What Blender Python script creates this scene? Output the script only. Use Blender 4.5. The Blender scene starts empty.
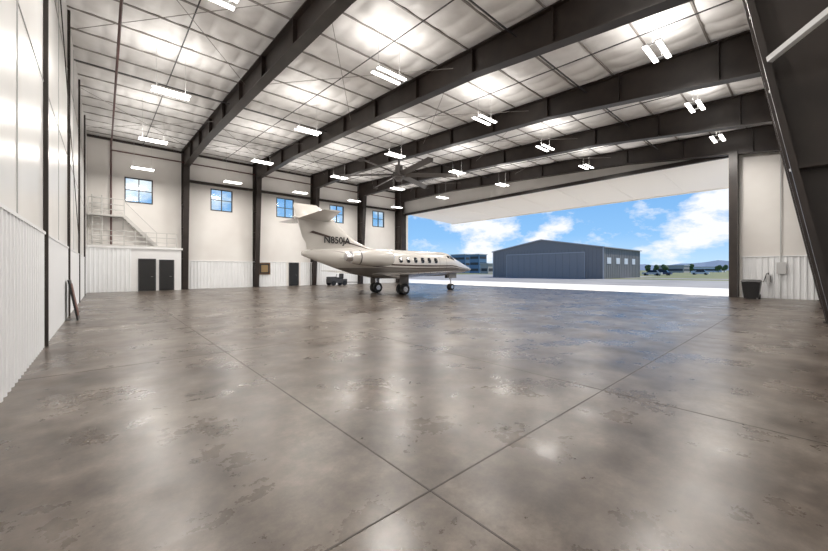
import bpy, bmesh, math, random, bisect
from mathutils import Vector, Matrix
random.seed(4)
sc=bpy.context.scene
try:
    sc.view_settings.view_transform='Standard'
except Exception: pass

# ------------------------------------------------------------ helpers
def mat(name,col,rough=0.5,metal=0.0,spec=0.5,emit=None,estr=0,coat=0):
    m=bpy.data.materials.new(name); m.use_nodes=True
    b=m.node_tree.nodes['Principled BSDF']
    b.inputs['Base Color'].default_value=(*col,1)
    b.inputs['Roughness'].default_value=rough
    b.inputs['Metallic'].default_value=metal
    b.inputs['Specular IOR Level'].default_value=spec
    b.inputs['Coat Weight'].default_value=coat
    if emit:
        b.inputs['Emission Color'].default_value=(*emit,1)
        b.inputs['Emission Strength'].default_value=estr
    return m
def noisy(m,c1,c2,scale=3,detail=5,bump=0.0,bscale=40,lo=.35,hi=.65):
    nt=m.node_tree; b=nt.nodes['Principled BSDF']
    tc=nt.nodes.new('ShaderNodeTexCoord')
    n=nt.nodes.new('ShaderNodeTexNoise'); n.inputs['Scale'].default_value=scale; n.inputs['Detail'].default_value=detail
    r=nt.nodes.new('ShaderNodeValToRGB'); r.color_ramp.elements[0].color=(*c1,1); r.color_ramp.elements[1].color=(*c2,1)
    r.color_ramp.elements[0].position=lo; r.color_ramp.elements[1].position=hi
    nt.links.new(tc.outputs['Object'],n.inputs['Vector']); nt.links.new(n.outputs['Fac'],r.inputs['Fac']); nt.links.new(r.outputs['Color'],b.inputs['Base Color'])
    if bump:
        n2=nt.nodes.new('ShaderNodeTexNoise'); n2.inputs['Scale'].default_value=bscale
        bp=nt.nodes.new('ShaderNodeBump'); bp.inputs['Strength'].default_value=bump
        nt.links.new(tc.outputs['Object'],n2.inputs['Vector']); nt.links.new(n2.outputs['Fac'],bp.inputs['Height']); nt.links.new(bp.outputs['Normal'],b.inputs['Normal'])
    return m

class MB:
    def __init__(s): s.v=[];s.f=[];s.m=[]
    def quad(s,pts,mi=0):
        i=len(s.v); s.v+=[tuple(p) for p in pts]; s.f.append(tuple(range(i,i+len(pts)))); s.m.append(mi)
    def box(s,x0,x1,y0,y1,z0,z1,mi=0):
        i=len(s.v)
        s.v+=[(x0,y0,z0),(x1,y0,z0),(x1,y1,z0),(x0,y1,z0),(x0,y0,z1),(x1,y0,z1),(x1,y1,z1),(x0,y1,z1)]
        for f in [(0,3,2,1),(4,5,6,7),(0,1,5,4),(1,2,6,5),(2,3,7,6),(3,0,4,7)]:
            s.f.append(tuple(i+k for k in f)); s.m.append(mi)
    def hexa(s,p,mi=0):
        i=len(s.v); s.v+=[tuple(q) for q in p]
        for f in [(0,3,2,1),(4,5,6,7),(0,1,5,4),(1,2,6,5),(2,3,7,6),(3,0,4,7)]:
            s.f.append(tuple(i+k for k in f)); s.m.append(mi)
    def bar(s,a,b,w,h=None,mi=0,up=(0,0,1)):
        h=h or w; a=Vector(a);b=Vector(b); d=(b-a).normalized(); u=Vector(up)
        if abs(d.dot(u))>.95: u=Vector((1,0,0))
        r=d.cross(u).normalized(); u=r.cross(d).normalized()
        r*=w/2;u*=h/2
        s.hexa([a-r-u,a+r-u,b+r-u,b-r-u,a-r+u,a+r+u,b+r+u,b-r+u],mi)
    def tube(s,a,b,r0,r1=None,n=10,mi=0,cap=True):
        r1=r0 if r1 is None else r1; a=Vector(a);b=Vector(b); d=(b-a).normalized(); u=Vector((0,0,1))
        if abs(d.dot(u))>.95: u=Vector((1,0,0))
        p=d.cross(u).normalized(); q=d.cross(p)
        i=len(s.v)
        for c,r in ((a,r0),(b,r1)):
            for k in range(n):
                t=2*math.pi*k/n; s.v.append(tuple(c+p*math.cos(t)*r+q*math.sin(t)*r))
        for k in range(n):
            s.f.append((i+k,i+(k+1)%n,i+n+(k+1)%n,i+n+k)); s.m.append(mi)
        if cap:
            s.f.append(tuple(i+k for k in range(n-1,-1,-1))); s.m.append(mi)
            s.f.append(tuple(i+n+k for k in range(n))); s.m.append(mi)
    def loft(s,rings,mi=0,cap=True,closed=True):
        i=len(s.v); n=len(rings[0])
        for r in rings: s.v+=[tuple(p) for p in r]
        for a in range(len(rings)-1):
            for k in range(n if closed else n-1):
                s.f.append((i+a*n+k,i+a*n+(k+1)%n,i+(a+1)*n+(k+1)%n,i+(a+1)*n+k)); s.m.append(mi)
        if cap:
            s.f.append(tuple(i+k for k in range(n-1,-1,-1))); s.m.append(mi)
            j=i+(len(rings)-1)*n
            s.f.append(tuple(j+k for k in range(n))); s.m.append(mi)
    def obj(s,name,mats,smooth=False,parent=None,fix=True):
        me=bpy.data.meshes.new(name); me.from_pydata(s.v,[],s.f)
        for m in mats: me.materials.append(m)
        for p,mi in zip(me.polygons,s.m): p.material_index=mi
        if fix:
            bm=bmesh.new(); bm.from_mesh(me); bmesh.ops.recalc_face_normals(bm,faces=bm.faces); bm.to_mesh(me); bm.free()
        if smooth:
            for p in me.polygons: p.use_smooth=True
        o=bpy.data.objects.new(name,me); sc.collection.objects.link(o)
        if smooth:
            try:
                md=o.modifiers.new('es','EDGE_SPLIT'); md.split_angle=math.radians(40)
            except Exception: pass
        if parent: par(o,parent)
        return o
def par(o,p):
    o.parent=p; o.matrix_parent_inverse=Matrix.Translation(p.location).inverted()
def empty(name,loc):
    e=bpy.data.objects.new(name,None); e.location=loc; sc.collection.objects.link(e); return e

# ------------------------------------------------------------ materials
M_wall=noisy(mat('wall_panel_white',(.8,.8,.79),.28),(.74,.73,.71),(.84,.84,.83),.35,3)
M_wall2=noisy(mat('wall_back_white',(.8,.79,.77),.5),(.72,.69,.66),(.80,.78,.75),.4,3)
M_wains=mat('ribbed_metal_white',(.84,.85,.86),.4)
M_ceil=noisy(mat('insulation_liner_white',(.85,.85,.85),.45),(.80,.79,.78),(.90,.89,.885),1.6,4,.25,6)
M_strap=mat('purlin_grey',(.28,.26,.245),.5)
M_steel=noisy(mat('steel_dark_brown',(.03,.022,.018),.42),(.015,.0095,.0075),(.029,.020,.016),1.5,4)
M_blk=mat('black_paint',(.012,.012,.013),.4)
M_dgrey=mat('dark_grey',(.05,.05,.055),.5)
M_white=mat('white_paint',(.8,.8,.8),.35)
M_rail=mat('railing_grey',(.55,.54,.52),.4)
M_cream=mat('door_panel_cream',(.82,.78,.72),.5)
M_lgrey=mat('light_grey',(.5,.5,.5),.4)
M_fan=mat('fan_grey',(.14,.13,.125),.4,.4)
M_pipe=mat('pipe_red_brown',(.09,.03,.025),.4)
M_led=mat('led_emitter',(1,1,1),.5,emit=(1,.97,.92),estr=8)
M_alu=mat('brushed_aluminium',(.7,.7,.72),.25,1.0)
M_joint=mat('floor_joint_dark',(.052,.042,.035),.6)

# floor
def floor_mat():
    m=bpy.data.materials.new('polished_concrete'); m.use_nodes=True; nt=m.node_tree; b=nt.nodes['Principled BSDF']
    N=nt.nodes.new; L=nt.links.new
    tc=N('ShaderNodeTexCoord')
    def noise(sc_,det,ro,di=0):
        n=N('ShaderNodeTexNoise'); n.inputs['Scale'].default_value=sc_; n.inputs['Detail'].default_value=det; n.inputs['Roughness'].default_value=ro; n.inputs['Distortion'].default_value=di
        L(tc.outputs['Object'],n.inputs['Vector']); return n
    n1=noise(.32,6,.6); n2=noise(1.3,12,.72); n3=noise(8,9,.8); n4=noise(1.0,9,.68)
    def ramp(n,p0,p1,c0,c1):
        r=N('ShaderNodeValToRGB'); r.color_ramp.elements[0].position=p0; r.color_ramp.elements[1].position=p1
        r.color_ramp.elements[0].color=(*c0,1); r.color_ramp.elements[1].color=(*c1,1); L(n.outputs['Fac'],r.inputs['Fac']); return r.outputs['Color']
    a=ramp(n1,.34,.66,(.064,.045,.033),(.158,.133,.110))
    c=ramp(n2,.33,.68,(.42,.375,.34),(1.50,1.53,1.57))
    d=ramp(n3,.30,.72,(.60,.59,.58),(1.36,1.36,1.36))
    def mul(a,c):
        mx=N('ShaderNodeMix'); mx.data_type='RGBA'; mx.blend_type='MULTIPLY'; mx.inputs['Factor'].default_value=1
        L(a,mx.inputs[6]); L(c,mx.inputs[7]); return mx.outputs[2]
    L(mul(mul(a,c),d),b.inputs['Base Color'])
    mr=N('ShaderNodeMapRange'); mr.inputs['From Min'].default_value=.3; mr.inputs['From Max'].default_value=.7; mr.inputs['To Min'].default_value=.20; mr.inputs['To Max'].default_value=.42
    L(n4.outputs['Fac'],mr.inputs['Value']); L(mr.outputs['Result'],b.inputs['Roughness'])
    bp=N('ShaderNodeBump'); bp.inputs['Strength'].default_value=.05; L(n3.outputs['Fac'],bp.inputs['Height']); L(bp.outputs['Normal'],b.inputs['Normal'])
    b.inputs['Specular IOR Level'].default_value=.6
    return m
M_floor=floor_mat()

# ------------------------------------------------------------ dimensions
XL,XD=-0.9,26.5; YN,YW=-0.75,32.6
def roof(y): return 9.05+(y-YN)*(10.95-9.05)/(YW-YN)
FR=[4.7,10.0,15.4,20.8,26.0]
BC=[1.9,7.35,12.7,18.1,23.4]

b=MB(); b.box(XL-.3,XD+.25,YN-.3,YW+.3,-.3,0); floor=b.obj('floor',[M_floor])
b=MB()
for x in (1.66,4.66,10.0,15.4,20.8): b.box(x-.0065,x+.0065,YN,YW,0,.0015)
for y in (1.71,7.1,12.5,18,24): b.box(XL,XD,y-.0065,y+.0065,0,.0015)
j=b.obj('floor_joints',[M_joint]); par(j,floor)

def wall_grid(b,ax,pos,thick,u0,u1,z0,ztop,holes,mi=0):
    us=sorted(set([u0,u1]+[h[0] for h in holes]+[h[1] for h in holes]))
    zs=sorted(set([z0]+[h[2] for h in holes]+[h[3] for h in holes]))
    for a,c in zip(us[:-1],us[1:]):
        for k,z in enumerate(zs):
            zn=zs[k+1] if k+1<len(zs) else None
            mid=(a+c)/2
            zm=(z+zn)/2 if zn is not None else z+.01
            if any(h[0]<mid<h[1] and h[2]<zm<h[3] for h in holes): continue
            za,zc=(zn,zn) if zn is not None else (ztop(a),ztop(c))
            if ax=='y':
                b.hexa([(a,pos,z),(c,pos,z),(c,pos+thick,z),(a,pos+thick,z),(a,pos,za),(c,pos,zc),(c,pos+thick,zc),(a,pos+thick,za)],mi)
            else:
                b.hexa([(pos,a,z),(pos+thick,a,z),(pos+thick,c,z),(pos,c,z),(pos,a,za),(pos+thick,a,za),(pos+thick,c,zc),(pos,c,zc)],mi)
WZ0,WZ1=6.4,8.2
b=MB(); wall_grid(b,'y',YW,.3,XL,XD,0,lambda u:roof(YW)+.3,[(x-.82,x+.82,WZ0,WZ1) for x in BC]); b.obj('wall_back',[M_wall2])
b=MB(); wall_grid(b,'x',XL-.3,.3,YN-.3,YW+.3,0,lambda u:roof(u)+.3,[]); b.obj('wall_left',[M_wall])
b=MB(); wall_grid(b,'y',YN-.3,.3,XL,XD,0,lambda u:roof(YN)+.3,[]); b.obj('wall_front',[M_wall2])
DY0,DY1,DZ=3.0,31.3,7.95
b=MB(); wall_grid(b,'x',XD,.25,YN-.3,YW+.3,0,lambda u:roof(u)+.3,[(DY0,DY1,0,DZ)]); b.obj('wall_right',[M_wall2])

def ribs(b,ax,pos,inward,u0,u1,z0,z1,pitch=.23,h=.035):
    n=int((u1-u0)/pitch)
    pr=[(0,0),(.55,0),(.65,1),(.9,1),(1,0)]
    for k in range(n):
        for (a,ha),(c,hc) in zip(pr[:-1],pr[1:]):
            ua=u0+(k+a)*pitch; uc=u0+(k+c)*pitch
            pa=pos+inward*(.01+h*ha); pc=pos+inward*(.01+h*hc)
            if ax=='y': b.quad([(ua,pa,z0),(uc,pc,z0),(uc,pc,z1),(ua,pa,z1)])
            else: b.quad([(pa,ua,z0),(pc,uc,z0),(pc,uc,z1),(pa,ua,z1)])
WH=2.2
b=MB(); ribs(b,'x',XL,1,YN,YW-1.1,.0,WH,h=.022); b.box(XL,XL+.04,YN,YW-1.1,WH,WH+.05); b.obj('trim_left_wainscot',[M_wains],fix=False)
b=MB(); ribs(b,'y',YW,-1,5.0,12.9,0,WH); ribs(b,'y',YW,-1,14.2,XD,0,WH); b.box(4.9,12.9,YW-.06,YW,WH,WH+.05); b.box(14.2,XD,YW-.06,YW,WH,WH+.05); b.obj('trim_back_wainscot',[M_wains],fix=False)
b=MB(); ribs(b,'x',XD,-1,YN,2.5,0,WH); b.box(XD-.06,XD,YN,2.5,WH,WH+.05); b.obj('trim_right_wainscot',[M_wains],fix=False)
b=MB(); ribs(b,'y',YN,1,XL,XD,0,WH); b.box(XL,XD,YN,YN+.06,WH,WH+.05); b.obj('trim_front_wainscot',[M_wains],fix=False)

b=MB()
for y in (4.4,10,16,22.3,28.2):
    b.box(XL,XL+.07,y-.05,y+.05,0,roof(y))
for y in (7.2,13,19,25.2,30.8): b.box(XL,XL+.012,y-.012,y+.012,WH,roof(y),1)
for z in (5.2,8.0): b.box(XL,XL+.012,YN,YW,z-.012,z+.012,1)
b.tube((XL+.06,11.2,9.4),(XL+.06,22,2.4),.012,mi=0)
b.obj('trim_left_panel_joints',[M_steel,M_lgrey])

def ceiling():
    nx,ny=380,450; v=[];f=[]
    P=1.5
    for j in range(ny+1):
        y=YN+(YW-YN)*j/ny
        for i in range(nx+1):
            x=XL+(XD-XL)*i/nx
            row=int((y-YN)/P)
            a=abs(math.sin(math.pi*(y-YN)/P))**.7
            ph=.3*math.sin(row*2.3)
            c=.5+.5*abs(math.sin(math.pi*(x/.75+ph)))**.6
            dm=min(abs(x-X) for X in FR); pin=.3+.7*min(1,dm/.5)
            z=roof(y)-.15*a*c*pin*(1+.22*math.sin(1.7*row+x*.9))-.012*math.sin(7*x+3*y)*math.sin(5*y-x*2)
            v.append((x,y,z))
    for j in range(ny):
        for i in range(nx):
            k=j*(nx+1)+i; f.append((k,k+nx+1,k+nx+2,k+1))
    me=bpy.data.meshes.new('ceiling'); me.from_pydata(v,[],f); me.materials.append(M_ceil)
    for p in me.polygons:p.use_smooth=True
    o=bpy.data.objects.new('ceiling',me); sc.collection.objects.link(o)
    s=MB()
    y=YN
    while y<YW:
        z=roof(y); s.box(XL,XD,y-.025,y+.025,z-.06,z+.02); y+=P
    p=s.obj('purlins',[M_strap]); par(p,o)
    s=MB(); s.hexa([(XL-.3,YN-.3,roof(YN)+.2),(XD+.3,YN-.3,roof(YN)+.2),(XD+.3,YW+.3,roof(YW)+.2),(XL-.3,YW+.3,roof(YW)+.2),
      (XL-.3,YN-.3,roof(YN)+.4),(XD+.3,YN-.3,roof(YN)+.4),(XD+.3,YW+.3,roof(YW)+.4),(XL-.3,YW+.3,roof(YW)+.4)])
    p=s.obj('roof_deck',[M_lgrey]); par(p,o)
ceiling()

def frame(X,name='steel_roof_frame'):
    b=MB(); fw=.19; tw=.02
    inner=[(-.33,0),(1.0,roof(1.0)-1.5),(8,roof(8)-1.02),(16,roof(16)-1.0),(24,roof(24)-1.05),(31.35,roof(31.3)-1.45),(32.1,0)]
    outer=[(YN+.02,0),(YN+.02,roof(YN)-.12),(8,roof(8)-.12),(16,roof(16)-.12),(24,roof(24)-.12),(YW-.02,roof(YW)-.12),(YW-.02,0)]
    for k in range(6):
        a,c=inner[k],inner[k+1]; d,e=outer[k],outer[k+1]
        b.hexa([(X-tw,a[0],a[1]),(X+tw,a[0],a[1]),(X+tw,c[0],c[1]),(X-tw,c[0],c[1]),(X-tw,d[0],d[1]),(X+tw,d[0],d[1]),(X+tw,e[0],e[1]),(X-tw,e[0],e[1])])
        b.bar((X,a[0],a[1]),(X,c[0],c[1]),2*fw,.045,up=(0,.3,1) if 0<k<5 else (0,1,0))
        b.bar((X,d[0],d[1]),(X,e[0],e[1]),2*fw,.04,up=(0,.3,1) if 0<k<5 else (0,1,0))
    ys=[y for y,_ in inner[1:6]]; zs=[z for _,z in inner[1:6]]
    y=2.0
    while y<31:
        k=max(0,min(3,bisect.bisect(ys,y)-1)); t=(y-ys[k])/(ys[k+1]-ys[k]); zb=zs[k]+t*(zs[k+1]-zs[k])
        b.box(X-fw*.9,X+fw*.9,y-.012,y+.012,zb,roof(y)-.12); y+=3.0
    for z in (2.4,4.8,6.6):
        t=z/inner[1][1]; b.box(X-fw*.9,X+fw*.9,YN+.02,-.33+t*1.33,z-.012,z+.012)
        b.box(X-fw*.9,X+fw*.9,32.1-.75*z/9.6,YW-.02,z-.012,z+.012)
    b.bar((X,YN+.05,6.6),(X,1.0,roof(1)-1.5),2*fw*.9,.025,up=(0,1,0))
    b.box(X-.25,X+.25,YN+.01,-.25,0,.03); b.box(X-.25,X+.25,31.95,YW-.01,0,.03)
    return b.obj(name,[M_steel])
for X in FR: frame(X)

b=MB()
for a,c in zip(FR[:-1],FR[1:]):
    b.box(a+.2,c-.2,YW-.22,YW-.01,8.42,8.62)
b.box(XL,XD,YW-.12,YW-.01,roof(YW)-.35,roof(YW)-.2)
b.obj('trim_back_girder',[M_steel])
b=MB()
for z in (3.6,5.2,6.8,8.2): b.box(XL,XD,YN+.0,YN+.15,z-.03,z+.03)
b.obj('trim_front_girts',[M_white])
b=MB()
for a,c in zip(FR[0:4],FR[1:5]):
    b.tube((a,-.5,.6),(c,-.3,7.0),.022); b.tube((c,-.5,.6),(a,-.3,7.0),.022)
for X in FR[:4]:
    for z in (3.4,5.0,6.6):
        yi=-.33+z/7.65*1.33
        b.bar((X-.2,yi-.02,z),(X-1.0,YN+.1,z+.25),.05,.05)
b.obj('wall_rod_bracing',[mat('bracing_galvanised',(.6,.6,.6),.35)])
b=MB(); F2=[XL+.1]+FR
for i,(a,c) in enumerate(zip(F2[:-1],F2[1:])):
    for y0 in (9.0,22.5):
        y1=y0+7.5; h=.40
        b.tube((a,y0,roof(y0)-h),(c,y1,roof(y1)-h),.011,n=6); b.tube((c,y0,roof(y0)-h),(a,y1,roof(y1)-h),.011,n=6)
b.obj('roof_rod_bracing',[M_strap])
b=MB()
for x in (BC[0]+.2,BC[1],BC[2],BC[3],BC[4]):
    b.tube((x,0,roof(0)-.38),(x,32.4,roof(32.4)-.38),.02,n=6)
for y in (6.3,19.2):
    b.tube((XL,y,roof(y)-.4),(XD,y,roof(y)-.4),.028,n=6)
b.obj('ceiling_conduit',[M_dgrey])
b=MB(); b.tube((.35,32.4,3.2),(.35,32.4,roof(32.4)-.3),.05); b.tube((.35,32.4,9.9),(26,32.4,9.9),.045); b.tube((.35,32.3,9.9),(.35,1,8.2),.04)
b.obj('sprinkler_pipe',[M_pipe])

M_glass=bpy.data.materials.new('window_glass'); M_glass.use_nodes=True
nt=M_glass.node_tree; nt.nodes.clear(); o=nt.nodes.new('ShaderNodeOutputMaterial'); t=nt.nodes.new('ShaderNodeBsdfTransparent'); t.inputs[0].default_value=(.90,1,1,1)
g=nt.nodes.new('ShaderNodeBsdfGlossy'); g.inputs['Roughness'].default_value=.15; mx=nt.nodes.new('ShaderNodeMixShader'); mx.inputs[0].default_value=.12
nt.links.new(t.outputs[0],mx.inputs[1]); nt.links.new(g.outputs[0],mx.inputs[2]); nt.links.new(mx.outputs[0],o.inputs[0])
for k,x in enumerate(BC):
    b=MB(); x0,x1=x-.82,x+.82; y0,y1=YW-.03,YW+.1
    b.box(x0,x1,y0,y1,WZ0,WZ0+.07); b.box(x0,x1,y0,y1,WZ1-.07,WZ1); b.box(x0,x0+.07,y0,y1,WZ0+.07,WZ1-.07); b.box(x1-.07,x1,y0,y1,WZ0+.07,WZ1-.07)
    b.box(x-.025,x+.025,y0,y1,WZ0+.07,WZ1-.07); b.box(x0+.07,x-.025,y0,y1,7.28,7.32); b.box(x+.025,x1-.07,y0,y1,7.28,7.32)
    b.quad([(x0,YW+.05,WZ0),(x1,YW+.05,WZ0),(x1,YW+.05,WZ1),(x0,YW+.05,WZ1)],1)
    b.obj('window_%d'%(k+1),[M_blk,M_glass])

# mezzanine box with doors
b=MB(); MY=31.5
b.box(XL+.01,4.35,MY,YW-.01,0,3.0); b.box(XL+.01,4.45,MY-.08,YW-.01,3.0,3.14)
b.obj('wall_mezzanine',[M_white])
b=MB(); ribs(b,'y',MY,-1,XL,1.6,0,3.0); b.obj('trim_mezzanine_ribbing',[M_wains],fix=False)
def door(name,x0,x1,y,z1=2.15):
    b=MB(); b.box(x0-.06,x0,y-.07,y,0,z1+.06); b.box(x1,x1+.06,y-.07,y,0,z1+.06); b.box(x0,x1,y-.07,y,z1,z1+.06)
    b.box(x0,x1,y-.045,y,.01,z1,1); b.tube((x1-.12,y-.1,1.02),(x1-.24,y-.1,1.02),.015,mi=2); b.tube((x1-.12,y-.04,1.02),(x1-.12,y-.1,1.02),.015,mi=2)
    return b.obj(name,[M_dgrey,M_blk,M_alu])
door('door_1',1.85,2.75,MY,2.25); door('door_2',3.05,3.85,MY,2.2); door('door_3',13.1,13.95,YW)
b=MB()
b.box(10.3,11.3,YW-.1,YW-.02,1.1,2.15); b.box(10.38,11.22,YW-.11,YW-.1,1.18,2.07,1); b.box(10.5,11.1,YW-.12,YW-.11,1.3,1.95,2)
b.obj('wall_notice_board',[mat('wood_frame',(.18,.09,.04),.5),M_blk,mat('notice_paper',(.3,.2,.09),.6)])
b=MB(); z0=3.14
for x in [XL+.1+.61*k for k in range(9)]: b.tube((x,MY+.05,z0),(x,MY+.05,z0+1.05),.03)
for z in (z0+.35,z0+.7,z0+1.05): b.tube((XL+.1,MY+.05,z),(4.0,MY+.05,z),.026)
b.box(XL+.1,4.0,MY+.03,MY+.06,z0,z0+.1)
b.obj('mezzanine_railing',[M_rail])
b=MB()
for x in (-.62,-.12): b.tube((x,32.0,z0),(x,32.0,6.6),.035)
for k in range(11): b.tube((-.62,32.0,z0+.25+.3*k),(-.12,32.0,z0+.25+.3*k),.022)
for k in range(5):
    z=4.6+.45*k; pts=[Vector((-.37-.37*math.cos(a),32.0-.55*math.sin(a),z)) for a in [math.pi*i/8 for i in range(9)]]
    for p,q in zip(pts[:-1],pts[1:]): b.tube(p,q,.014,n=5)
b.box(-.85,1.1,31.7,32.55,5.2,5.3)
for x in (-.8,-.15,.45,1.05): b.tube((x,31.75,5.3),(x,31.75,6.4),.032)
for z in (5.65,6.0,6.4): b.tube((-.8,31.75,z),(1.05,31.75,z),.026)
b.bar((-.8,31.8,5.2),(-.8,32.55,4.4),.06); b.bar((1.0,31.8,5.2),(1.0,32.55,4.4),.06)
for yy in (31.75,32.45): b.bar((1.05,yy,5.25),(2.9,yy,3.2),.05,.2)
for k in range(8):
    t=(k+.5)/8; b.box(1.05+1.85*t-.12,1.05+1.85*t+.12,31.76,32.44,5.2-2.05*t-.02,5.2-2.05*t+.02)
b.tube((1.05,31.75,6.3),(2.9,31.75,4.2),.024)
b.obj('roof_access_stair',[M_rail])

# hangar door, raised outward
b=MB()
y0,y1=2.9,31.4; hx,hz=26.8,8.05; ox,oz=34.6,7.6
def P(t,off,y): return (hx+(ox-hx)*t,y,hz+(oz-hz)*t+off)
b.hexa([P(0,0,y0),P(1,0,y0),P(1,0,y1),P(0,0,y1),P(0,.3,y0),P(1,.3,y0),P(1,.3,y1),P(0,.3,y1)])
n=9
for k in range(n):
    y=y0+.1+(y1-y0-.2)*k/(n-1); b.bar(P(.01,-.01,y),P(.99,-.01,y),.06,.03)
b.bar(P(.98,-.04,y0),P(.98,-.04,y1),.12,.1)
b.obj('hangar_door',[M_cream,M_steel])
b=MB()
b.box(25.75,26.49,2.6,2.95,0,8.0); b.box(25.85,26.49,31.35,31.6,0,8.0)
b.box(26.3,26.49,3.0,31.3,7.85,8.1)
b.obj('trim_hangar_door_jamb',[M_steel])

# ------------------------------------------------------------ lights
UP,DN=46,195
YR=[3.1,9.6,16.0,22.5,29.2]; LZ=8.2
def fixture(x,y):
    b=MB(); z=LZ
    for dy in (-.17,.17):
        b.box(x-.6,x+.6,y+dy-.07,y+dy+.07,z,z+.03,0); b.box(x-.59,x+.59,y+dy-.065,y+dy+.065,z-.03,z,1)
    for dx in (-.45,.45):
        b.box(x+dx-.03,x+dx+.03,y-.24,y+.24,z+.03,z+.05); b.tube((x+dx,y,z+.05),(x+dx,y,roof(y)-.05),.005,n=5)
    o=b.obj('ceiling_light_fixture',[M_lgrey,M_led])
    for up in (0,1):
        l=bpy.data.lights.new('led_and_ceiling_fill','AREA'); l.shape='RECTANGLE'; l.size=1.15; l.size_y=.4
        l.energy=UP if up else DN; l.color=(1,.95,.89)
        lo=bpy.data.objects.new('led_and_ceiling_fill',l); sc.collection.objects.link(lo)
        lo.location=(x,y,z+.09 if up else z-.04)
        if up: lo.rotation_euler=(math.pi,0,0)  # upward lamp is added fill for the ceiling; the downward one is the LED
        par(lo,o)
for x in BC:
    for y in YR: fixture(x,y)

# HVLS fan
b=MB(); fx,fy,fz=15.4,19.0,8.3
b.tube((fx,fy,roof(fy)-.9),(fx,fy,fz+.25),.08); b.tube((fx,fy,fz-.1),(fx,fy,fz+.45),.32,.26,n=20); b.tube((fx,fy,fz-.35),(fx,fy,fz-.1),.46,n=24); b.tube((fx,fy,fz-.6),(fx,fy,fz-.35),.2,.3,n=20)
for k in range(6):
    a=math.radians(18+60*k); d=Vector((math.cos(a),math.sin(a),0)); s=Vector((-d.y,d.x,0))
    rings=[]
    for r,dz in ((.35,0),(4.1,-.05)):
        c=Vector((fx,fy,fz-.15+dz))+d*r; w=.19; t=.03
        rings.append([c-s*w+Vector((0,0,.09)),c+Vector((0,0,.05+t/2)),c+s*w+Vector((0,0,-.11)),c+Vector((0,0,-t))])
    b.loft(rings)
    c=Vector((fx,fy,fz-.2))+d*4.1; b.bar(c-s*.2,c+s*.2,.04,.22)
    b.tube(Vector((fx,fy,fz+.6)),Vector((fx,fy,fz-.13))+d*1.6,.012,n=5)
b.obj('ceiling_fan',[M_fan])

# ------------------------------------------------------------ business jet
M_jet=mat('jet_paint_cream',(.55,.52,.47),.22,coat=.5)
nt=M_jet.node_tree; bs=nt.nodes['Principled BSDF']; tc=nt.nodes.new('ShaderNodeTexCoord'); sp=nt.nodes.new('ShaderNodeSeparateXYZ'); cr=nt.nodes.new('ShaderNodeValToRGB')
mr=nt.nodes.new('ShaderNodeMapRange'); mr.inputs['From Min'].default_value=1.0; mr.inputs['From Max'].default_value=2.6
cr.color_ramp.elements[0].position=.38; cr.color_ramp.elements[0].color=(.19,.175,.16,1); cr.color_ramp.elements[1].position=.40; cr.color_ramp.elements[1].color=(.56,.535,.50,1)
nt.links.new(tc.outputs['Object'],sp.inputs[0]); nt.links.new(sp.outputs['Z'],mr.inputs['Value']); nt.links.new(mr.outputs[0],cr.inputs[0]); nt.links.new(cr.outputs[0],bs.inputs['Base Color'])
M_stripe=mat('jet_stripe_brown',(.05,.025,.02),.3)
M_jglass=mat('jet_glass',(.01,.012,.015),.08)
M_tire=mat('rubber',(.02,.02,.02),.7)
NX,CY=21.3,17.8
jet=empty('business_jet',(14,CY,0))
ST=[(-.45,1.56,.02,.02),(-.3,1.565,.09,.08),(0,1.58,.19,.17),(.4,1.62,.31,.28),(.9,1.67,.44,.40),(1.4,1.73,.57,.52),(1.85,1.80,.68,.62),(2.15,1.86,.74,.70),(2.6,1.92,.81,.82),(3.0,1.93,.85,.87),(3.6,1.93,.87,.87),(8.6,1.93,.87,.87),(9.5,1.95,.84,.85),(10.4,2.02,.72,.76),(11.3,2.13,.54,.60),(12.2,2.25,.34,.42),(13.0,2.34,.17,.24),(13.5,2.38,.05,.1)]
def fus(s):
    for a,c in zip(ST[:-1],ST[1:]):
        if a[0]<=s<=c[0]:
            t=(s-a[0])/(c[0]-a[0]); return tuple(a[i]+(c[i]-a[i])*t for i in (1,2,3))
    return ST[-1][1:]
def fp(s,phi,k=1.0):
    zc,ry,rz=fus(s); return Vector((NX-s,CY-ry*k*math.cos(phi),zc+rz*k*math.sin(phi)))
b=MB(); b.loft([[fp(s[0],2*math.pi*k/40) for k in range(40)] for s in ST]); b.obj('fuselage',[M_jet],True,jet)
def patch(b,s0,s1,p0,p1,k=1.008,n=6,mi=0):
    for i in range(n):
        for q in range(n):
            c=[]
            for (a,e) in ((i,q),(i+1,q),(i+1,q+1),(i,q+1)):
                c.append(fp(s0+(s1-s0)*a/n,p0+(p1-p0)*e/n,k))
            b.quad(c,mi)
b=MB(); R=math.radians
for sgn in (1,-1):
    def A(d): return R(d) if sgn>0 else R(180-d)
    patch(b,2.05,2.55,A(48),A(86)); patch(b,2.25,2.7,A(26),A(46)); patch(b,2.76,3.02,A(28),A(44))
    for k in range(6):
        s=4.3+.62*k; n=16; pts=[]
        for q in range(n):
            t=2*math.pi*q/n; ca,sa=math.cos(t),math.sin(t)
            ca=math.copysign(abs(ca)**.7,ca); sa=math.copysign(abs(sa)**.7,sa)
            pts.append(fp(s+.16*ca,A(14+12.5*sa),1.010))
        b.quad(pts)
b.obj('glazing',[M_jglass],False,jet)
b=MB()
def ribbon(b,fn,s0,s1,w,n=60):
    for sgn in (1,-1):
        pr=None
        for i in range(n+1):
            s=s0+(s1-s0)*i/n; c=fn(s); ww=w*min(1,8*(i/n)+.1,8*(1-i/n)+.1)
            ph=lambda d:R(d) if sgn>0 else R(180-d)
            cur=(fp(s,ph(c-ww),1.006),fp(s,ph(c+ww),1.006))
            if pr: b.quad([pr[0],cur[0],cur[1],pr[1]])
            pr=cur
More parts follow.
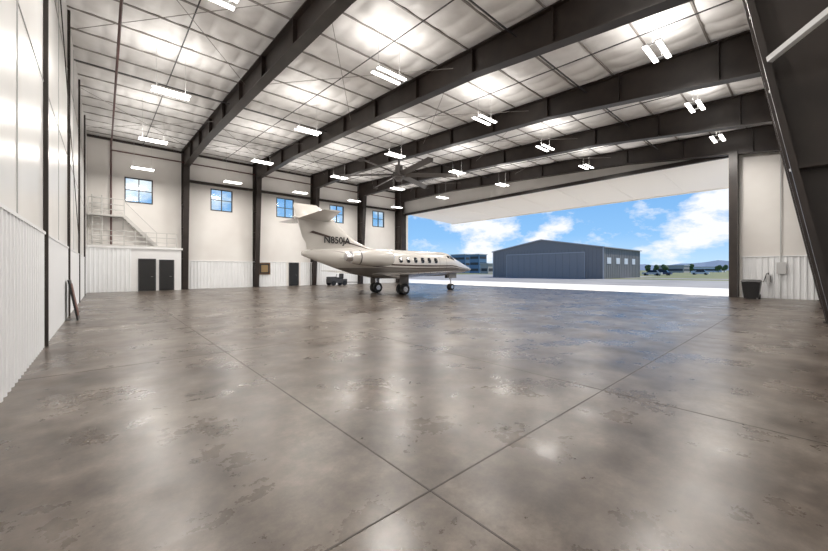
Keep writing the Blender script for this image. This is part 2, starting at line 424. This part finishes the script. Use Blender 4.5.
ribbon(b,lambda s:-4-6*math.sin((s-.6)/9*math.pi),.2,11.5,2.8)
ribbon(b,lambda s:-15-6*math.sin((s-1)/9*math.pi),.6,10.2,1.6)
ribbon(b,lambda s:-2+max(0,(s-8.5))*14,8.6,11.8,2.2)
b.obj('stripes',[M_stripe],False,jet)
b=MB()
for d0,d1,s0,s1 in ((-35,50,3.2,3.22),(-35,50,3.9,3.92)): patch(b,s0,s1,R(d0),R(d1),1.004,8)
for d in (-35,50): patch(b,3.2,3.9,R(d),R(d+.8),1.004,4)
b.obj('cabin_door_seam',[M_dgrey],False,jet)
def foil(x_le,chord,y,z,th,vertical=False,n=14):
    pts=[]
    for k in range(n):
        t=2*math.pi*k/n; u=.5-.5*math.cos(t) ; h=th*math.sin(t)*(1-.75*u)*1.3
        x=x_le-chord*u
        pts.append((x,y+h*chord,z) if vertical else (x,y,z+h*chord))
    return pts
b=MB()
for sg in (1,-1):
    b.loft([foil(NX-5.6,3.4,CY+sg*.2,1.15,.06),foil(NX-6.0,2.8,CY+sg*1.0,1.18,.055),foil(NX-7.95,1.15,CY+sg*6.5,1.42,.045),foil(NX-8.25,.75,CY+sg*6.8,1.45,.03)])
b.loft([[(NX-s,CY+h*math.cos(2*math.pi*k/16),z0+v*math.sin(2*math.pi*k/16)) for k in range(16)] for s,z0,h,v in ((4.9,1.2,.1,.05),(5.6,1.2,.7,.2),(7,1.2,.85,.26),(8.8,1.22,.8,.25),(10,1.3,.2,.1))])
b.obj('wings',[M_jet],True,jet)
b=MB()
b.loft([foil(NX-8.3,4.9,CY,2.6,.02,True),foil(NX-9.5,3.75,CY,2.95,.03,True),foil(NX-10.3,3.15,CY,3.25,.045,True),foil(NX-12.35,1.6,CY,4.85,.05,True),foil(NX-12.65,1.25,CY,5.0,.03,True)])
for sg in (1,-1):
    b.loft([foil(NX-11.85,1.8,CY,4.25,.05),foil(NX-12.75,.9,CY+sg*2.85,4.32,.04)])
b.loft([[(NX-s,CY+r*math.cos(2*math.pi*k/12),4.27+r*math.sin(2*math.pi*k/12)) for k in range(12)] for s,r in ((11.5,.02),(11.9,.13),(13.3,.12),(14.0,.03))])
b.obj('tail',[M_jet],True,jet)
b=MB()
b.quad([(NX-9.2,CY-.13,2.72),(NX-9.35,CY-.13,2.78),(NX-12.9,CY-.11,3.62),(NX-13.1,CY-.10,3.52)])
b.obj('fin_stripe',[M_stripe],False,jet)
b=MB()
for sg in (1,-1):
    cy=CY+sg*1.28; cz=2.2
    def ring(s,r): return [(NX-s,cy+r*math.cos(2*math.pi*k/28),cz+r*math.sin(2*math.pi*k/28)) for k in range(28)]
    b.loft([ring(8.6,.34),ring(8.52,.38),ring(8.6,.43)],1,False)
    b.loft([ring(8.6,.43),ring(9.1,.49),ring(10,.49),ring(10.8,.41),ring(11.3,.33)],0,False)
    b.loft([ring(8.6,.34),ring(9.1,.3)],2,True); b.loft([ring(11.3,.33),ring(11.1,.28),ring(11.6,.2)],1,True)
    b.tube((NX-8.9,cy,cz),(NX-8.6,cy,cz),.12,.02,n=12,mi=1)
    b.loft([ring(10.78,.416),ring(10.84,.411)],2,False)
    b.loft([foil(NX-9.1,1.7,CY+sg*.5,2.25,.06),foil(NX-9.2,1.6,CY+sg*1.0,2.22,.06)])
b.obj('engines',[M_jet,M_alu,M_blk],True,jet)
b=MB()
def wheel(b,x,y,r,w):
    b.loft([[(x+rr*math.cos(2*math.pi*k/24),y+dy,r+rr*math.sin(2*math.pi*k/24)) for k in range(24)] for rr,dy in ((r*.55,-w),(r*.92,-w),(r,-w*.6),(r,w*.6),(r*.92,w),(r*.55,w))],1)
    b.tube((x,y-w*1.03,r),(x,y+w*1.03,r),r*.5,n=16,mi=0)
for sg in (1,-1):
    y=CY+sg*1.4; x=NX-7.7
    for dy in (-.17,.17): wheel(b,x,y+dy,.34,.11)
    b.tube((x,y-.2,.34),(x,y+.2,.34),.05); b.tube((x,y,.34),(x,y,1.2),.07); b.tube((x+.05,y,.7),(x+.5,y,1.2),.04)
    b.box(x-.35,x+.35,y+sg*.12,y+sg*.15,.6,1.2,2)
x=NX-1.9
for dy in (-.12,.12): wheel(b,x,CY+dy,.24,.07)
b.tube((x,CY-.1,.24),(x,CY+.1,.24),.04); b.tube((x,CY,.24),(x+.02,CY,1.35),.05); b.tube((x,CY,.75),(x-.5,CY,1.3),.03)
b.box(x-.4,x+.4,CY+.2,CY+.22,.9,1.35,2); b.box(x-.4,x+.4,CY-.22,CY-.2,.9,1.35,2)
b.obj('landing_gear',[M_alu,M_tire,M_jet],True,jet)
cu=bpy.data.curves.new('registration','FONT'); cu.body='N850JA'; cu.size=.52; cu.extrude=.004; cu.offset=.012
to=bpy.data.objects.new('registration',cu); to.rotation_euler=(R(90),0,0); to.location=(9.0,CY-.17,3.0); cu.materials.append(M_blk); sc.collection.objects.link(to); par(to,jet)

# ------------------------------------------------------------ props
b=MB(); y=14.9; x=XL+.06
b.hexa([(x+.22,y-.4,0),(x+.26,y-.4,0),(x+.26,y+.4,0),(x+.22,y+.4,0),(x+.02,y-.4,1.2),(x+.06,y-.4,1.2),(x+.06,y+.4,1.2),(x+.02,y+.4,1.2)])
b.hexa([(x+.242,y-.33,.12),(x+.250,y-.33,.12),(x+.250,y+.33,.12),(x+.242,y+.33,.12),(x+.087,y-.33,1.08),(x+.094,y-.33,1.08),(x+.094,y+.33,1.08),(x+.087,y+.33,1.08)],1)
b.obj('leaning_display_board',[M_blk,mat('board_panel',(.14,.05,.035),.5)])
b=MB(); x,y=25.2,2.0
b.hexa([(x-.28,y-.28,.08),(x+.28,y-.28,.08),(x+.28,y+.28,.08),(x-.28,y+.28,.08),(x-.36,y-.36,.9),(x+.36,y-.36,.9),(x+.36,y+.36,.9),(x-.36,y+.36,.9)])
b.hexa([(x-.39,y-.39,.9),(x+.39,y-.39,.9),(x+.39,y+.39,.9),(x-.39,y+.39,.9),(x-.32,y-.32,1.0),(x+.32,y-.32,1.0),(x+.32,y+.32,1.0),(x-.32,y+.32,1.0)])
b.tube((x+.3,y-.32,.12),(x+.3,y-.22,.12),.12,n=14); b.tube((x+.3,y+.22,.12),(x+.3,y+.32,.12),.12,n=14); b.box(x-.26,x-.18,y-.2,y+.2,0,.08); b.tube((x+.41,y-.25,.95),(x+.41,y+.25,.95),.02)
b.obj('wheeled_bin',[M_blk])
b=MB(); b.tube((XD-.2,1.45,.75),(XD-.2,1.45,1.25),.08,mi=0,n=14); b.tube((XD-.2,1.45,1.25),(XD-.2,1.45,1.36),.03,mi=1); b.tube((XD-.2,1.5,1.33),(XD-.2,1.63,.85),.015,mi=1); b.box(XD-.12,XD-.04,1.35,1.55,.85,1.2,1)
b.obj('pier_pipe_fitting',[M_lgrey,M_blk])  # pale pipe-like fitting on the pier; its cylinder and bracket shape is made up
b=MB(); b.box(XD-.2,XD-.04,.8,1.15,1.3,1.9); b.tube((XD-.1,1.0,1.9),(XD-.1,1.0,8.2),.025); b.tube((XD-.1,1.0,1.3),(XD-.1,1.0,.0),.02); b.obj('door_control_panel',[M_lgrey])
b=MB(); x,y=17.0,30.6
b.box(x-.9,x+.9,y-.45,y+.45,.25,.62); b.box(x-.9,x-.2,y-.4,y+.4,.62,.85); b.box(x+.1,x+.5,y-.35,y+.35,.62,.78,1); b.box(x+.45,x+.55,y-.35,y+.35,.7,1.15,1)
b.tube((x-.15,y,.62),(x+.0,y,1.1),.025,mi=1)
for dx in (-.6,.6):
    for dy in (-.46,.46): b.tube((x+dx,y+dy-.09,.24),(x+dx,y+dy+.09,.24),.24,n=16,mi=1)
b.bar((x+.9,y,.3),(x+2.6,y,.25),.07)
b.obj('aircraft_tug',[M_dgrey,M_blk])

# ------------------------------------------------------------ outside
M_apron=noisy(mat('apron_concrete',(.62,.6,.56),.8),(.62,.60,.56),(.74,.72,.68),.5,5)
M_asph=noisy(mat('asphalt',(.2,.2,.2),.9),(.24,.23,.22),(.31,.30,.28),.2,5)
M_grass=noisy(mat('dry_grass',(.15,.2,.05),.9),(.08,.11,.028),(.18,.18,.065),.15,5)
b=MB(); b.box(XD+.25,38,-60,80,-.3,-.01); b.obj('ground_apron',[M_apron])
b=MB(); b.box(38,64,-60,80,-.3,-.02); b.box(64,100,24,80,-.3,-.02); b.obj('ground_asphalt',[M_asph])
b=MB(); b.box(64,1800,-900,24,-.3,-.03); b.box(100,1800,24,1800,-.3,-.03); b.box(-800,100,80,1800,-.3,-.04); b.obj('ground_grass',[M_grass])
b=MB(); b.box(72,78,-60,24,-.3,-.01); b.obj('ground_taxiway',[M_asph])
M_gmet=mat('hangar_grey_siding',(.215,.205,.195),.6); M_gdoor=mat('hangar_door_grey',(.26,.25,.24),.6); M_groof=mat('hangar_roof',(.40,.39,.38),.5)
b=MB(); X0,X1,Y0,Y1=64,83.5,23.4,46; e,ap=5.4,7.3; ym=(Y0+Y1)/2
b.loft([[(x,Y0,0),(x,Y1,0),(x,Y1,e),(x,ym,ap),(x,Y0,e)] for x in (X0,X1)])
for sgn,ya in ((1,Y0-.3),(-1,Y1+.3)):
    b.hexa([(X0-.3,ya,e-.05),(X1+.3,ya,e-.05),(X1+.3,ym,ap),(X0-.3,ym,ap),(X0-.3,ya,e+.12),(X1+.3,ya,e+.12),(X1+.3,ym,ap+.2),(X0-.3,ym,ap+.2)],2)
b.box(X0-.1,X0,26.5,42.5,0,4.6,1); b.box(X0-.14,X0-.1,26.4,42.6,4.6,4.75,2)
for yy in (26.4,42.5): b.box(X0-.14,X0-.1,yy,yy+.12,0,4.6,2)
for k in range(1,12): b.box(X0-.12,X0-.1,26.5+1.33*k-.03,26.5+1.33*k+.03,0,4.6,0)
for yy in (Y0,Y1): b.box(X0-.1,X0+.1,yy-.1,yy+.1,0,e,2)
y=Y0+.4
while y<Y1:
    b.box(X0-.04,X0,y-.03,y+.03,0,e); y+=.7
xx=X0+.5
while xx<X1:
    b.box(xx-.03,xx+.03,Y0-.04,Y0,0,e); xx+=.9
for k in range(4):
    xx=66.5+4.3*k; b.box(xx-.9,xx+.9,Y0-.06,Y0,2.6,3.7,3)
b.obj('neighbouring_hangar',[M_gmet,M_gdoor,M_groof,M_white])
M_bl=mat('blue_glass_building',(.12,.22,.34),.3); M_tan=mat('tan_building',(.45,.42,.38),.7)
def Wd(px,d): r=(px-414)/350*d; return (.663*d+.749*r, .749*d-.663*r)
def bld(px,d,w,h,m,name):
    x,y=Wd(px,d); b=MB(); b.box(x-w/2,x+w/2,y-w/2,y+w/2,-.3,h); b.box(x-w/2-.3,x+w/2+.3,y-w/2-.3,y+w/2+.3,h,h+.4,1)
    for k in range(int(h/3)): 
        b.box(x-w/2-.05,x-w/2,y-w/2+.5,y+w/2-.5,1+3*k,2.2+3*k,2); b.box(x-w/2+.5,x+w/2-.5,y-w/2-.05,y-w/2,1+3*k,2.2+3*k,2)
    b.obj(name,[m,M_lgrey,M_dgrey])
bld(464,190,10,9.5,M_bl,'office_building'); bld(478,175,6,9,M_bl,'office_building'); bld(487,150,4,4,M_tan,'office_building'); bld(672,210,14,4,M_tan,'airport_building'); bld(706,260,20,3.5,M_white,'airport_building')
M_tree=noisy(mat('tree_foliage',(.04,.09,.03),.9),(.03,.07,.02),(.09,.13,.04),1,4)
def tree(px,d,h):
    x,y=Wd(px,d); bm=bmesh.new()
    for k in range(5):
        r=h*.28*random.uniform(.7,1.1)
        ret=bmesh.ops.create_icosphere(bm,subdivisions=2,radius=r,matrix=Matrix.Translation((x+random.uniform(-1,1)*h*.25,y+random.uniform(-1,1)*h*.25,h*(.45+.1*k))))
        for v in ret['verts']: v.co+=Vector((random.uniform(-1,1),random.uniform(-1,1),random.uniform(-1,1)))*r*.12
    bmesh.ops.create_cone(bm,segments=8,radius1=h*.05,radius2=h*.03,depth=h*.5,matrix=Matrix.Translation((x,y,h*.25)))
    me=bpy.data.meshes.new('tree'); bm.to_mesh(me); bm.free(); me.materials.append(M_tree)
    o=bpy.data.objects.new('tree',me); sc.collection.objects.link(o)
for px,d,h in ((456,150,5),(483,205,6),(491,165,4),(648,180,4),(656,200,4),(664,175,4),(690,230,5),(718,215,4),(724,240,5)): tree(px,d,h)
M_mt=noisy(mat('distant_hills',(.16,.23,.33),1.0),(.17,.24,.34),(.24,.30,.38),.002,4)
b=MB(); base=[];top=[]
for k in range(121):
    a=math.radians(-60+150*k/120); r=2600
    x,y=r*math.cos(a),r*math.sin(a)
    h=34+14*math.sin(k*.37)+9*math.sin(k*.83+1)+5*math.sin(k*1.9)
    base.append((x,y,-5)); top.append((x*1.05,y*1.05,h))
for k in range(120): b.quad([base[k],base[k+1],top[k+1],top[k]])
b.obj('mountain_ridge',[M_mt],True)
def car(px,d,c):
    x,y=Wd(px,d); b=MB()
    b.box(x-.9,x+.9,y-2.2,y+2.2,.3,.85); b.hexa([(x-.85,y-1.5,.85),(x+.85,y-1.5,.85),(x+.85,y+1.2,.85),(x-.85,y+1.2,.85),(x-.7,y-1.1,1.45),(x+.7,y-1.1,1.45),(x+.7,y+.6,1.45),(x-.7,y+.6,1.45)],1)
    for dx in (-.9,.9):
        for dy in (-1.4,1.4): b.tube((x+dx-.1,y+dy,.32),(x+dx+.1,y+dy,.32),.32,n=12,mi=2)
    b.obj('parked_car',[mat('car_paint',c,.3),M_jglass,M_tire])
car(652,95,(.6,.6,.6)); car(662,98,(.05,.07,.15)); car(700,110,(.7,.7,.7))

# ------------------------------------------------------------ world
w=bpy.data.worlds.new('sky'); sc.world=w; w.use_nodes=True; nt=w.node_tree; nt.nodes.clear(); N=nt.nodes.new; L=nt.links.new
out=N('ShaderNodeOutputWorld'); bg=N('ShaderNodeBackground'); tc=N('ShaderNodeTexCoord'); sp=N('ShaderNodeSeparateXYZ')
L(tc.outputs['Generated'],sp.inputs[0])
rp=N('ShaderNodeValToRGB'); e=rp.color_ramp.elements; e[0].position=0; e[0].color=(.55,.76,.95,1); e[1].position=.6; e[1].color=(.08,.20,.55,1)
k=e.new(.09); k.color=(.27,.54,.90,1); k=e.new(.25); k.color=(.15,.39,.80,1)
L(sp.outputs['Z'],rp.inputs[0])
mp=N('ShaderNodeMapping'); mp.inputs['Scale'].default_value=(1,1,2.0); L(tc.outputs['Generated'],mp.inputs[0])
nz=N('ShaderNodeTexNoise'); nz.inputs['Scale'].default_value=8; nz.inputs['Detail'].default_value=10; nz.inputs['Roughness'].default_value=.6; L(mp.outputs[0],nz.inputs[0])
last=nz.outputs['Fac']
for (dx,dy,dz),rad,amp in (((.775,.625,.095),.16,.32),((.975,.17,.13),.19,.36),((.999,.05,.2),.12,.2),((.05,.97,.2),.25,.12)):
    ds=N('ShaderNodeVectorMath'); ds.operation='DISTANCE'; L(tc.outputs['Generated'],ds.inputs[0]); ds.inputs[1].default_value=(dx,dy,dz)
    m_=N('ShaderNodeMapRange'); m_.inputs['From Min'].default_value=0; m_.inputs['From Max'].default_value=rad; m_.inputs['To Min'].default_value=amp*.6; m_.inputs['To Max'].default_value=0; L(ds.outputs['Value'],m_.inputs['Value'])
    ad=N('ShaderNodeMath'); ad.operation='ADD'; L(last,ad.inputs[0]); L(m_.outputs[0],ad.inputs[1]); last=ad.outputs[0]
cr=N('ShaderNodeValToRGB'); cr.color_ramp.elements[0].position=.53; cr.color_ramp.elements[1].position=.68; L(last,cr.inputs[0])
mx=N('ShaderNodeMix'); mx.data_type='RGBA'; L(cr.outputs[0],mx.inputs[0]); L(rp.outputs[0],mx.inputs[6]); mx.inputs[7].default_value=(.9,.92,.96,1)
L(mx.outputs[2],bg.inputs[0]); bg.inputs[1].default_value=1.1; L(bg.outputs[0],out.inputs[0])
s=bpy.data.lights.new('sun','SUN'); s.energy=5; s.angle=.01; s.color=(1,.96,.9)
so=bpy.data.objects.new('sun',s); sc.collection.objects.link(so)
d=Vector((-.68,.2,-.7)); so.rotation_euler=d.to_track_quat('-Z','Y').to_euler()

# ------------------------------------------------------------ camera
c=bpy.data.cameras.new('camera'); c.sensor_width=36; c.lens=350/828*36; c.shift_y=-5.5/828; c.clip_end=6000; c.clip_start=.05
co=bpy.data.objects.new('camera',c); sc.collection.objects.link(co); co.location=(0,0,1.5)
co.rotation_euler=(math.radians(90),0,-math.radians(41.5)); sc.camera=co
